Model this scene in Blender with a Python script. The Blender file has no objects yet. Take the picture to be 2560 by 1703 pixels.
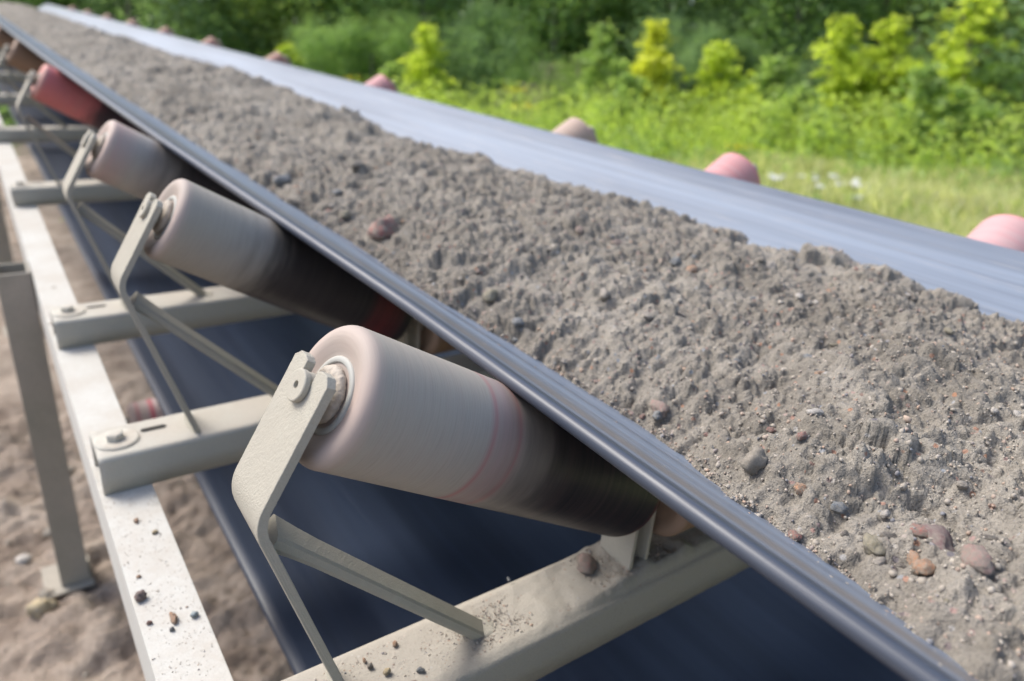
import bpy, bmesh, math, random
import numpy as np
from mathutils import Matrix, Vector, noise as mnoise
random.seed(7); rng = np.random.default_rng(7)
S = bpy.context.scene; COL = S.collection
rad = math.radians

# ------------------------------------------------------------------ camera, sky, sun, exposure
INCL = rad(5.0)                                  # slope of the conveyor
M3 = Matrix.Rotation(INCL, 3, 'X'); M4 = M3.to_4x4()
CR = [(0.8179155, -0.5705731, 0.0738959), (-0.1713519, -0.3641910, -0.9154253), (0.5492292, 0.7360783, -0.3956463)]
CC = Vector((-0.140433, -0.552174, 0.743135))    # in conveyor axes: x across, y up the slope, z square to it
cam = bpy.data.cameras.new('camera'); camo = bpy.data.objects.new('camera', cam); COL.objects.link(camo)
rx, ry, rz = (Vector(r) for r in CR)
rot = Matrix((rx, -ry, -rz)).transposed()
camo.matrix_world = Matrix.Translation(M3 @ CC) @ (M3 @ rot).to_4x4()
cam.sensor_width = 36; cam.sensor_fit = 'HORIZONTAL'; cam.lens = 25.84
cam.clip_start = 0.02; cam.clip_end = 400
cam.dof.use_dof = True; cam.dof.focus_distance = 0.70; cam.dof.aperture_fstop = 3.4
S.camera = camo
W = bpy.data.worlds.new('World'); S.world = W; W.use_nodes = True
nt = W.node_tree; bg = nt.nodes['Background']
sky = nt.nodes.new('ShaderNodeTexSky'); sky.sky_type = 'NISHITA'; sky.sun_disc = False
SUNV = Vector((-0.40, 0.62, 1.0)).normalized()
sky.sun_elevation = math.asin(SUNV.z); sky.sun_rotation = math.atan2(SUNV.x, SUNV.y)
sky.air_density = 1.0; sky.dust_density = 4.0; sky.ozone_density = 1.0
nt.links.new(sky.outputs[0], bg.inputs[0]); bg.inputs[1].default_value = 0.15
sun = bpy.data.lights.new('sun', 'SUN'); suno = bpy.data.objects.new('sun', sun); COL.objects.link(suno)
sun.energy = 1.75; sun.angle = rad(26); sun.color = (1.0, 0.985, 0.93)
suno.rotation_euler = (-SUNV).to_track_quat('-Z', 'Y').to_euler(); suno.location = (-5, 5, 12)
S.view_settings.view_transform = 'Standard'; S.view_settings.look = 'None'
S.view_settings.exposure = 0.80; S.view_settings.gamma = 1
S.render.engine = 'CYCLES'; S.cycles.use_denoising = True
S.cycles.max_bounces = 6; S.cycles.transparent_max_bounces = 4; S.cycles.transmission_bounces = 4

# ------------------------------------------------------------------ helpers
def tag(o, label=None, cat=None, group=None, kind=None):
    if label: o['label'] = label
    if cat: o['category'] = cat
    if group: o['group'] = group
    if kind: o['kind'] = kind
    return o
def obj(name, me, mat=None, parent=None, mw=None, smooth=False):
    o = bpy.data.objects.new(name, me); COL.objects.link(o)
    if mat is not None and len(me.materials) == 0: me.materials.append(mat)
    if parent is not None: o.parent = parent
    if mw is not None: o.matrix_world = mw
    if smooth: me.polygons.foreach_set('use_smooth', [True] * len(me.polygons))
    return o
def empty(name, mw, label, cat, group=None):
    o = bpy.data.objects.new(name, None); COL.objects.link(o); o.empty_display_size = 0.1
    o.matrix_world = mw
    return tag(o, label, cat, group)
def pymesh(name, v, f):
    me = bpy.data.meshes.new(name); me.from_pydata([tuple(p) for p in v], [], [tuple(q) for q in f]); me.update(); return me
def npmesh(name, V, F, smooth=False):            # F: (n,k) index array
    me = bpy.data.meshes.new(name); V = np.asarray(V, np.float32); F = np.asarray(F, np.int32); k = F.shape[1]
    me.vertices.add(len(V)); me.vertices.foreach_set('co', V.ravel())
    me.loops.add(F.size); me.loops.foreach_set('vertex_index', F.ravel())
    me.polygons.add(len(F)); me.polygons.foreach_set('loop_start', np.arange(0, F.size, k, dtype=np.int32))
    if smooth: me.polygons.foreach_set('use_smooth', np.ones(len(F), bool))
    me.update(calc_edges=True); return me
def gridmesh(name, X, Y, Z, smooth=True):
    n, m = X.shape; V = np.stack([X, Y, Z], -1).reshape(-1, 3)
    i = np.arange(n * m).reshape(n, m)
    F = np.stack([i[:-1, :-1], i[:-1, 1:], i[1:, 1:], i[1:, :-1]], -1).reshape(-1, 4)
    return npmesh(name, V, F, smooth)
def T(x, y, z): return Matrix.Translation((x, y, z))
def bev(o, w=0.002, seg=2, ang=35):
    m = o.modifiers.new('bevel', 'BEVEL'); m.width = w; m.segments = seg; m.limit_method = 'ANGLE'; m.angle_limit = rad(ang)
    m.harden_normals = False; return o
def boxm(name, x0, x1, y0, y1, z0, z1):
    v = [(x, y, z) for z in (z0, z1) for y in (y0, y1) for x in (x0, x1)]
    return pymesh(name, v, [(0, 2, 3, 1), (4, 5, 7, 6), (0, 1, 5, 4), (2, 6, 7, 3), (0, 4, 6, 2), (1, 3, 7, 5)])
def lathe(name, prof, n=64, flat=None):           # prof of (x, r), spun round local X
    V, F = [], []
    for (x, r) in prof:
        for k in range(n):
            a = 2 * math.pi * k / n; yy = r * math.cos(a)
            if flat: yy = max(-flat, min(flat, yy))
            V.append((x, yy, r * math.sin(a)))
    for i in range(len(prof) - 1):
        for k in range(n):
            a, b = i * n + k, i * n + (k + 1) % n
            F.append((a, a + n, b + n, b))
    F.append(tuple(range(n))); F.append(tuple(reversed(range((len(prof) - 1) * n, len(prof) * n))))
    return pymesh(name, V, F)
def extrude_profile(name, pts, y0, y1, ny=1):     # closed xz profile swept along y
    n = len(pts); V = []; F = []
    for j in range(ny + 1):
        y = y0 + (y1 - y0) * j / ny
        V += [(p[0], y, p[1]) for p in pts]
    for j in range(ny):
        for i in range(n):
            a, b = j * n + i, j * n + (i + 1) % n
            F.append((a, b, b + n, a + n))
    F.append(tuple(range(n - 1, -1, -1))); F.append(tuple(range(ny * n, ny * n + n)))
    return pymesh(name, V, F)
def fillet(P, R, n=8):                            # rounds the inner corners of an open polyline
    out = [Vector(P[0])]
    for i in range(1, len(P) - 1):
        a, b, c = Vector(P[i - 1]), Vector(P[i]), Vector(P[i + 1])
        u, v = (a - b).normalized(), (c - b).normalized()
        th = u.angle(v); d = R / math.tan(th / 2)
        cen = b + (u + v).normalized() * (R / math.sin(th / 2))
        s, e = b + u * d - cen, b + v * d - cen
        for k in range(n + 1):
            out.append(cen + s.slerp(e, k / n) if False else cen + ((s * (1 - k / n) + e * (k / n)).normalized() * R))
    out.append(Vector(P[-1])); return out
# numpy gradient-free value noise, smooth
def vnoise(x, y, seed=0):
    xi, yi = np.floor(x).astype(np.int64), np.floor(y).astype(np.int64); xf, yf = x - xi, y - yi
    def h(a, b):
        n = (a * 374761393 + b * 668265263 + seed * 1442695041) & 0xffffffff
        n = ((n ^ (n >> 13)) * 1274126177) & 0xffffffff
        return ((n ^ (n >> 16)) & 0xffff) / 65535.0
    u, v = xf * xf * (3 - 2 * xf), yf * yf * (3 - 2 * yf)
    return (h(xi, yi) * (1 - u) + h(xi + 1, yi) * u) * (1 - v) + (h(xi, yi + 1) * (1 - u) + h(xi + 1, yi + 1) * u) * v
def fbm(x, y, seed=0, oct=4, gain=.5):
    s = 0; a = 1; t = 0
    for i in range(oct):
        s = s + a * (vnoise(x * 2 ** i + 17.3 * i, y * 2 ** i + 9.1 * i, seed + i) - .5); t += a; a *= gain
    return s / t * 2

# ------------------------------------------------------------------ materials
class MT:
    def __init__(s, name, rough=.8, spec=.3):
        s.m = bpy.data.materials.new(name); s.m.use_nodes = True; s.t = s.m.node_tree
        s.b = s.t.nodes['Principled BSDF']; s.b.inputs['Roughness'].default_value = rough
        s.b.inputs['Specular IOR Level'].default_value = spec
        s.tc = s.t.nodes.new('ShaderNodeTexCoord')
    def N(s, k, **kw):
        n = s.t.nodes.new(k)
        for a, b in kw.items(): setattr(n, a, b)
        return n
    def L(s, a, b): s.t.links.new(a, b)
    def vec(s, scale=(1, 1, 1), src='Object'):
        m = s.N('ShaderNodeMapping'); m.inputs['Scale'].default_value = scale; s.L(s.tc.outputs[src], m.inputs[0]); return m.outputs[0]
    def noise(s, sc=5, det=4, rough=.5, scale=(1, 1, 1), src='Object', dist=0):
        n = s.N('ShaderNodeTexNoise'); n.inputs['Scale'].default_value = sc; n.inputs['Detail'].default_value = det
        n.inputs['Roughness'].default_value = rough; n.inputs['Distortion'].default_value = dist
        s.L(s.vec(scale, src), n.inputs['Vector']); return n.outputs['Fac']
    def voro(s, sc=5, scale=(1, 1, 1), out='Distance', rnd=1):
        n = s.N('ShaderNodeTexVoronoi'); n.inputs['Scale'].default_value = sc; n.inputs['Randomness'].default_value = rnd
        s.L(s.vec(scale), n.inputs['Vector']); return n.outputs[out]
    def ramp(s, fac, stops, interp='LINEAR'):
        r = s.N('ShaderNodeValToRGB'); s.L(fac, r.inputs[0]); e = r.color_ramp; e.interpolation = interp
        while len(e.elements) < len(stops): e.elements.new(.5)
        for el, (p, c) in zip(e.elements, stops):
            el.position = p; el.color = (c, c, c, 1) if isinstance(c, (int, float)) else (*c, 1)
        return r.outputs[0]
    def mix(s, fac, a, b, mode='MIX'):
        n = s.N('ShaderNodeMix', data_type='RGBA', blend_type=mode)
        for si, v in ((0, fac), (6, a), (7, b)):
            sock = n.inputs[si]
            if hasattr(v, 'is_linked'): s.L(v, sock)
            elif isinstance(v, (int, float)): sock.default_value = v if si == 0 else (v, v, v, 1)
            else: sock.default_value = (*v, 1)
        return n.outputs[2]
    def math(s, op, a, b=0.0, clamp=False):
        n = s.N('ShaderNodeMath', operation=op, use_clamp=clamp)
        for i, v in enumerate((a, b)):
            if isinstance(v, (int, float)): n.inputs[i].default_value = v
            else: s.L(v, n.inputs[i])
        return n.outputs[0]
    def xyz(s, src='Object'):
        n = s.N('ShaderNodeSeparateXYZ'); s.L(s.tc.outputs[src], n.inputs[0]); return n.outputs
    def col(s, c):
        if isinstance(c, tuple): s.b.inputs['Base Color'].default_value = (*c, 1)
        else: s.L(c, s.b.inputs['Base Color'])
        return s
    def rough(s, c): s.L(c, s.b.inputs['Roughness']); return s
    def bump(s, h, st=.5, dist=.002):
        n = s.N('ShaderNodeBump'); n.inputs['Strength'].default_value = st; n.inputs['Distance'].default_value = dist
        s.L(h, n.inputs['Height']); s.L(n.outputs[0], s.b.inputs['Normal']); return s

def dusty_metal(name, paint, dust, amt=.5, grain=420, up=True, bst=.6, speck=True):
    m = MT(name, .85, .25)
    n1 = m.noise(9, 5, .6); n2 = m.noise(90, 3, .6); n3 = m.noise(grain, 2, .6)
    f = m.math('ADD', m.math('MULTIPLY', n1, .7), m.math('MULTIPLY', n2, .3))
    f = m.ramp(f, [(.5 - amt * .35, 0.0), (.75 - amt * .35, 1.0)])
    if up:
        g = m.N('ShaderNodeNewGeometry'); sp = m.N('ShaderNodeSeparateXYZ'); m.L(g.outputs['Normal'], sp.inputs[0])
        u = m.ramp(sp.outputs[2], [(.3, .35), (.9, 1.0)]); f = m.math('MULTIPLY', f, u)
    c = m.mix(f, paint, dust)
    c = m.mix(m.ramp(n3, [(.3, .22), (.55, 0)]), c, tuple(x * .6 for x in dust))
    if speck:
        v = m.voro(190, out='Color'); d = m.voro(190)
        sx = m.N('ShaderNodeSeparateColor'); m.L(v, sx.inputs[0])
        pick = m.math('MULTIPLY', m.ramp(sx.outputs[0], [(.90, 0.0), (.92, 1.0)]), m.ramp(d, [(.25, 1.0), (.4, 0.0)]))
        pick = m.math('MULTIPLY', pick, f)
        sc = m.ramp(sx.outputs[1], [(.0, (.25, .22, .2)), (.4, (.36, .2, .13)), (.7, (.5, .47, .42)), (1.0, (.2, .22, .26))])
        c = m.mix(m.math('MULTIPLY', pick, .5), c, sc)
    m.col(c)
    h = m.math('ADD', m.math('MULTIPLY', n3, .5), m.math('MULTIPLY', n2, 1.0))
    m.bump(h, bst, .0012); return m.m
CREAM = (.60, .60, .54); DUST = (.47, .415, .36)
M_rail = dusty_metal('rail_cream_paint', (.55, .55, .52), (.49, .465, .42), .45, speck=False)
M_base = dusty_metal('base_cream_paint', (.47, .465, .415), (.44, .41, .36), .6, speck=False)
M_basedirty = dusty_metal('base_caked_sand', (.39, .365, .315), (.38, .35, .30), 1.1, bst=1.0)
M_brk = dusty_metal('bracket_dusty_cream', (.45, .435, .37), (.405, .38, .32), .7, grain=900, up=False, bst=.55, speck=False)
M_leg = dusty_metal('leg_grey_beige', (.33, .31, .26), (.40, .36, .31), .3, up=False, speck=False, bst=.3)
M_bolt = dusty_metal('bolt_cream', (.56, .55, .49), (.45, .41, .35), .4, speck=False)
M_hole = MT('shadowed_hole', .9).col((.03, .028, .025)).m
M_seal = dusty_metal('seal_caked_dust', (.36, .32, .27), (.46, .41, .35), .8, grain=300, up=False, bst=1.0, speck=False)
M_ring = MT('seal_ring_pale', .6).col((.40, .40, .37)).m
M_black = MT('dark_recess', .9).col((.02, .018, .016)).m

def roller_mat(name, dust, core, inner, L=.466, dusted=.2, soft=.06, rings=(), dustiness=.8, rim=(.43, .34, .30)):
    """shell colour along the roller axis: dusty outer end, rubbed darker part under the belt"""
    m = MT(name, .55, .35); x, y, z = m.xyz()
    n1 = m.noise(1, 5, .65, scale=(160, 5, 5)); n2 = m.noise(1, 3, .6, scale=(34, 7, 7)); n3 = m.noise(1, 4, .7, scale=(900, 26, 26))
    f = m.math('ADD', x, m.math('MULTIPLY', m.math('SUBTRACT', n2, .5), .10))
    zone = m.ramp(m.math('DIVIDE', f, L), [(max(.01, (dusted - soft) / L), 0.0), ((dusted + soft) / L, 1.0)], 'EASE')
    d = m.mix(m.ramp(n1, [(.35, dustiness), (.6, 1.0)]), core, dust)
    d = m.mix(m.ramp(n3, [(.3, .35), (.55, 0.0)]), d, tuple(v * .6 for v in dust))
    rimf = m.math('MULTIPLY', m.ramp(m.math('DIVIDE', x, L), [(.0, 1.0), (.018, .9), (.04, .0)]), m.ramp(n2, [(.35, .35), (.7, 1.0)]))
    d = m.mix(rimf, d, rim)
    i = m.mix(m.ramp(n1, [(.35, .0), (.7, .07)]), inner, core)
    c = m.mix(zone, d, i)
    for (p, w, rc, a) in rings:
        r = m.ramp(m.math('ABSOLUTE', m.math('SUBTRACT', m.math('ADD', x, m.math('MULTIPLY', m.math('SUBTRACT', n2, .5), .006)), p)), [(0, a), (w, a * .75), (w * 2.2, 0.0)])
        c = m.mix(m.math('MULTIPLY', r, m.ramp(n1, [(.3, .45), (.6, 1.0)])), c, rc)
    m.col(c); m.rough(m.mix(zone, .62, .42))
    m.bump(m.math('ADD', n1, m.math('MULTIPLY', n3, .5)), .25, .0006); return m.m
BEIGE = (.43, .385, .34)
RM = {
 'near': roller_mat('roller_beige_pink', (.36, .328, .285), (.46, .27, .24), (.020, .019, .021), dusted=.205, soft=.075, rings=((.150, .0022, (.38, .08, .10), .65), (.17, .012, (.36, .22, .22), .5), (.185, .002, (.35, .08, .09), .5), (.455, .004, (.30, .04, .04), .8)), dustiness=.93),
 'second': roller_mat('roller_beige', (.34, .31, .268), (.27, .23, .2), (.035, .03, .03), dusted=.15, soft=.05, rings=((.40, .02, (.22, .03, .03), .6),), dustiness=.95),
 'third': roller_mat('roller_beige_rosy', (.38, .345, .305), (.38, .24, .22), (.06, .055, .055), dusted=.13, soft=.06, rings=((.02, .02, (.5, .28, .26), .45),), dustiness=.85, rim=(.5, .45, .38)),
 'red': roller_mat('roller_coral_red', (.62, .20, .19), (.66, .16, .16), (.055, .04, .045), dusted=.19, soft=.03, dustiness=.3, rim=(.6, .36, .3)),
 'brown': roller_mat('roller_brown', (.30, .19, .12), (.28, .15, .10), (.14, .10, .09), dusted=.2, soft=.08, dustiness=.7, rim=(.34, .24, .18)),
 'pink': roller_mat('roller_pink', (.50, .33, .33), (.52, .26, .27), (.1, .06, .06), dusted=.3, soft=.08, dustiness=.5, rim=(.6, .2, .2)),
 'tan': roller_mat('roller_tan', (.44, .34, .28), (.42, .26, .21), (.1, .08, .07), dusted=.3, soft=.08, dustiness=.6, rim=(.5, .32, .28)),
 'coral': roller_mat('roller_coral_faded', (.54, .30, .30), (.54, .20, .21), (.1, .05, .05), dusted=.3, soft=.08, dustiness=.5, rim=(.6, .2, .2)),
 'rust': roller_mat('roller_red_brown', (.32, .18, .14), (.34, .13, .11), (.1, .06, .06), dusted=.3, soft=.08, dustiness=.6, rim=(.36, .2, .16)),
}
def cap_mat(name, a, b):
    m = MT(name, .65, .3); x, y, z = m.xyz()
    r = m.math('POWER', m.math('ADD', m.math('MULTIPLY', y, y), m.math('MULTIPLY', z, z)), .5)
    cb = m.N('ShaderNodeCombineXYZ'); m.L(r, cb.inputs[0])
    n = m.N('ShaderNodeTexNoise'); n.inputs['Scale'].default_value = 130; n.inputs['Detail'].default_value = 3; m.L(cb.outputs[0], n.inputs['Vector'])
    n2 = m.noise(14, 3, .6)
    f = m.math('ADD', m.math('MULTIPLY', n.outputs['Fac'], .6), m.math('MULTIPLY', n2, .55))
    m.col(m.mix(m.ramp(f, [(.48, 0.0), (.66, 1.0)]), a, b)).bump(n.outputs['Fac'], .2, .001); return m.m
CM = {'near': cap_mat('cap_beige_pink', (.42, .385, .33), (.45, .30, .26)), 'second': cap_mat('cap_beige', (.44, .38, .32), (.44, .30, .26)),
      'third': cap_mat('cap_beige_rosy', (.46, .40, .34), (.46, .24, .2)), 'red': cap_mat('cap_coral', (.55, .22, .2), (.4, .25, .2)),
      'brown': cap_mat('cap_brown', (.28, .18, .12), (.2, .13, .1)), 'far': cap_mat('cap_far_red', (.5, .2, .19), (.45, .33, .28))}

# belt: bands across the width are worn and dusted stripes that run the whole length
def belt_mat():
    m = MT('belt_rubber_dusty', .42, .5); u = m.N('ShaderNodeUVMap'); u.uv_map = 'UVMap'
    sp = m.N('ShaderNodeSeparateXYZ'); m.L(u.outputs[0], sp.inputs[0]); w = sp.outputs[0]      # metres from the nearest edge
    s1 = m.noise(1, 5, .65, scale=(190, .8, 190)); s2 = m.noise(1, 4, .6, scale=(34, .5, 34)); s3 = m.noise(1, 3, .6, scale=(420, 5, 420))
    rub = m.mix(m.ramp(s2, [(.3, 0.0), (.7, 1.0)]), (.09, .105, .135), (.18, .205, .25)); rub = m.mix(m.ramp(w, [(.006, 1.0), (.018, 0.0)]), rub, (.045, .055, .078))
    brown = m.math('MULTIPLY', m.ramp(w, [(.022, 0.0), (.03, 1.0), (.05, 1.0), (.07, 0.0)]), m.ramp(s1, [(.3, .2), (.6, .8)]))
    c = m.mix(brown, rub, (.16, .135, .115))
    dusta = m.ramp(w, [(.05, 0.0), (.075, .5), (.11, .75), (.17, 1.0)])
    dustf = m.math('MULTIPLY', dusta, m.ramp(m.math('ADD', m.math('MULTIPLY', s1, .35), m.math('MULTIPLY', s2, .65)), [(.38, .10), (.62, .62)]))
    c = m.mix(dustf, c, (.24, .305, .40))
    c = m.mix(m.math('MULTIPLY', m.ramp(s3, [(.60, 0.0), (.70, .5)]), m.ramp(w, [(.02, 0.2), (.1, 1.0)])), c, (.42, .38, .34))
    m.col(c); m.rough(m.mix(dustf, m.ramp(s2, [(.3, .32), (.7, .46)]), .55))
    m.bump(m.math('ADD', s1, m.math('MULTIPLY', s2, 1.5)), .25, .0015); return m.m
M_belt = belt_mat()
def ret_mat():
    m = MT('belt_rubber_clean', .38, .5); s2 = m.noise(1, 4, .6, scale=(9, .4, 9)); s1 = m.noise(1, 4, .6, scale=(120, .9, 120))
    m.col(m.mix(m.ramp(s2, [(.35, 0.0), (.7, 1.0)]), (.013, .021, .042), (.034, .050, .088)))
    m.rough(m.ramp(s1, [(.3, .34), (.7, .48)])); m.bump(s2, .12, .004); return m.m
M_ret = ret_mat()

def sand_mat(name='damp_gravelly_sand', a=(.180, .163, .138), b=(.345, .317, .275), g=330):
    m = MT(name, .95, .15)
    n1 = m.noise(16, 5, .6); n2 = m.noise(g, 3, .7); n3 = m.noise(70, 4, .65)
    n4 = m.noise(3.2, 4, .6, scale=(1, .7, 1)); c = m.mix(m.ramp(m.math('ADD', m.math('MULTIPLY', n1, .5), m.math('MULTIPLY', n4, .5)), [(.36, 0.0), (.62, 1.0)]), a, b)
    c = m.mix(m.ramp(n2, [(.32, .55), (.5, 0.0)]), c, tuple(v * .5 for v in a))
    c = m.mix(m.ramp(n2, [(.62, 0.0), (.76, .4)]), c, (.46, .43, .38))
    v = m.voro(130, out='Color'); d = m.voro(130); sx = m.N('ShaderNodeSeparateColor'); m.L(v, sx.inputs[0])
    pick = m.math('MULTIPLY', m.ramp(sx.outputs[0], [(.86, 0.0), (.88, .85)]), m.ramp(d, [(.28, 1.0), (.42, 0.0)]))
    sc = m.ramp(sx.outputs[1], [(.0, (.12, .12, .14)), (.3, (.38, .20, .12)), (.5, (.36, .24, .22)), (.75, (.46, .42, .37)), (1.0, (.24, .27, .31))])
    c = m.mix(pick, c, sc)
    m.col(c); m.bump(m.math('ADD', m.math('MULTIPLY', n3, 1.2), m.math('MULTIPLY', n2, .8)), 1.0, .004); return m.m
M_sand = sand_mat()
def grit_mat():
    m = MT('grit_grains', .9, .2); g_ = m.N('ShaderNodeNewGeometry')
    m.col(m.ramp(g_.outputs['Random Per Island'], [(0, (.30, .27, .23)), (.3, (.36, .32, .27)), (.55, (.42, .38, .33)), (.75, (.40, .29, .22)), (.88, (.34, .29, .26)), (1.0, (.18, .19, .21))])); return m.m
M_grit = grit_mat()

def stone_mat(name, a, b, sc=2.6):
    m = MT(name, .8, .25); n = m.noise(sc, 6, .68); n2 = m.noise(sc * 7, 3, .65)
    c = m.mix(m.ramp(n, [(.35, 0.0), (.62, 1.0)]), a, b)
    g = m.N('ShaderNodeNewGeometry'); sp = m.N('ShaderNodeSeparateXYZ'); m.L(g.outputs['Normal'], sp.inputs[0]); nd = m.noise(3.0, 5, .7)
    c = m.mix(m.math('MULTIPLY', m.ramp(nd, [(.36, 0.0), (.56, .85)]), m.ramp(sp.outputs[2], [(-.4, 1.0), (1.0, .6)])), c, (.27, .248, .21)); c = m.mix(m.ramp(n2, [(.3, .4), (.5, 0)]), c, tuple(v * .5 for v in a))
    m.col(c); m.bump(m.math('ADD', n, m.math('MULTIPLY', n2, .5)), .8, .0025); return m.m
ST = {'orange': stone_mat('stone_orange', (.46, .21, .10), (.40, .30, .22)), 'pink': stone_mat('stone_pink', (.34, .20, .18), (.27, .22, .19)),
      'blue': stone_mat('stone_blue_grey', (.13, .155, .19), (.22, .24, .26)), 'white': stone_mat('stone_white', (.62, .58, .54), (.5, .46, .42)),
      'dark': stone_mat('stone_dark', (.09, .08, .075), (.18, .16, .145)), 'purple': stone_mat('stone_purple_brown', (.15, .085, .09), (.21, .15, .145)),
      'grey': stone_mat('stone_grey', (.30, .27, .24), (.38, .34, .30)), 'olive': stone_mat('stone_olive', (.25, .22, .14), (.33, .30, .22)),
      'red': stone_mat('stone_red_brown', (.36, .13, .11), (.22, .17, .15), 3), 'yellow': stone_mat('stone_yellow', (.55, .42, .2), (.5, .42, .3)),
      'aqua': stone_mat('stone_pale_blue', (.42, .52, .55), (.36, .45, .5)), 'clod': stone_mat('clod_sand', (.22, .19, .155), (.36, .32, .27), 4)}
# ------------------------------------------------------------------ dimensions (conveyor axes)
LRW = .458; XC = 0.755; TH = rad(30.0); AX = Vector((math.cos(TH), 0, -math.sin(TH))); NR = Vector((math.sin(TH), 0, math.cos(TH)))
RR = .0665; LR = .466
IDLERS = [0, .65, 1.277, 2.66, 4.05, 5.5, 7.0, 8.55, 10.1, 11.7, 13.3]
END = 16.0
WBX = .105; HB = .0663
def mirror(x): return 2 * XC - x

# ------------------------------------------------------------------ frame: rails and legs
def rail(name, y0, y1, far=False):
    t = .007; w = .0763; h = .14; r = .006
    p = [(-w, 0), (0, 0), (0, -.006), (-.001, -t), (-w + t, -t), (-w + t, -h + t), (-.002, -h + t), (0, -h), (-w, -h)]
    if far: p = [(mirror(x), z) for x, z in p][::-1]
    return extrude_profile(name, p, y0, y1)
frame = empty('conveyor', M4.copy(), 'cream painted steel frame of two long rails on legs under the belt', 'conveyor frame')
for far in (False, True):
    for (a, b) in ((-1.2, 1.392), (1.398, 7.0), (7.006, END)):
        bev(obj('side_rail', rail('side_rail', a, b, far), M_rail, frame), .003, 3)
me = boxm('joint_strip', -.072, -.002, 1.386, 1.404, .0005, .0025); obj('joint_strip', me, dusty_metal('joint_sealant', (.55, .50, .43), DUST, .5, speck=False), frame)
for y in (1.50, 1.66):
    o = obj('rail_hole', lathe('rail_hole', [(0, .006), (.0008, .006)], 20), M_leg, frame); o.matrix_local = T(-.038, y, .0003) @ Matrix.Rotation(rad(-90), 4, 'Y')
def tube_open(name, x0, x1, y0, y1, z0, z1, t):
    V = []
    for z in (z0, z1):
        V += [(x0, y0, z), (x1, y0, z), (x1, y1, z), (x0, y1, z), (x0 + t, y0 + t, z), (x1 - t, y0 + t, z), (x1 - t, y1 - t, z), (x0 + t, y1 - t, z)]
    F = []
    for i in range(4):
        j = (i + 1) % 4
        F += [(i, j, 8 + j, 8 + i), (4 + j, 4 + i, 12 + i, 12 + j), (8 + i, 8 + j, 12 + j, 12 + i), (j, i, 4 + i, 4 + j)]
    return pymesh(name, V, F)
for y in (1.82, 4.9, 8.0, 11.1, 14.2):
    for far in (False, True):
        x0, x1 = (-.163, -.0785) if not far else (mirror(-.0785), mirror(-.163))
        zb = -1.10 - (y - 1.82) * .0875
        leg = obj('leg', tube_open('leg', x0, x1, y, y + .11, zb, -.002, .009), M_leg, frame); bev(leg, .002, 2)
        fp = obj('foot_plate', boxm('foot_plate', x0 - .05, x1 + .01, y - .03, y + .14, zb - .012, zb - .0005), M_leg, leg); bev(fp, .003, 2)

# ------------------------------------------------------------------ idler sets
ADJ = ['nearest', 'second', 'third', 'fourth', 'fifth', 'sixth', 'seventh', 'eighth', 'ninth', 'tenth', 'eleventh']
def base_beam(dirty, seed):
    xs = np.arange(-.0704, mirror(-.0704) + .0001, .010 if not dirty else .005)
    R = .009; w = WBX / 2; prof = []
    prof.append((-w, 0)); prof.append((-w, HB * .5))
    for k in range(7):
        a = math.pi - k / 6 * math.pi / 2; prof.append((-w + R + R * math.cos(a), HB - R + R * math.sin(a)))
    for k in range(1, 18): prof.append((-w + R + (2 * w - 2 * R) * k / 18, HB))
    for k in range(7):
        a = math.pi / 2 - k / 6 * math.pi / 2; prof.append((w - R + R * math.cos(a), HB - R + R * math.sin(a)))
    prof.append((w, HB * .5)); prof.append((w, 0))
    P = np.array(prof); X = np.repeat(xs[:, None], len(P), 1); Y = np.repeat(P[None, :, 0], len(xs), 0).copy(); Z = np.repeat(P[None, :, 1], len(xs), 0).copy()
    if dirty:
        amp = np.clip((X - .10) / .35, 0, 1) * np.clip((mirror(-.0) - X) / .35, 0, 1)
        topw = np.where(Z > HB - .0005, 1.0, 0) * np.clip((w - R - np.abs(Y)) / .006 + .25, 0, 1)
        d = (.006 * amp + .0006) * topw * (.9 + fbm(X * 14, Y * 14, seed, 4)) + .003 * amp * fbm(X * 70, Y * 70, seed + 5, 3) * topw
        pile = .015 * np.exp(-((X - .53) / .10) ** 2) * topw * (1 + .6 * fbm(X * 40, Y * 40, seed + 9, 3))
        Z += np.maximum(d, 0) + pile; Y += .0006 * amp * fbm(X * 60, Z * 60, seed + 3, 3)
    me = gridmesh('base_beam', X, Y, Z); n = len(P)
    return me
base_clean = base_beam(False, 0)
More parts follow.
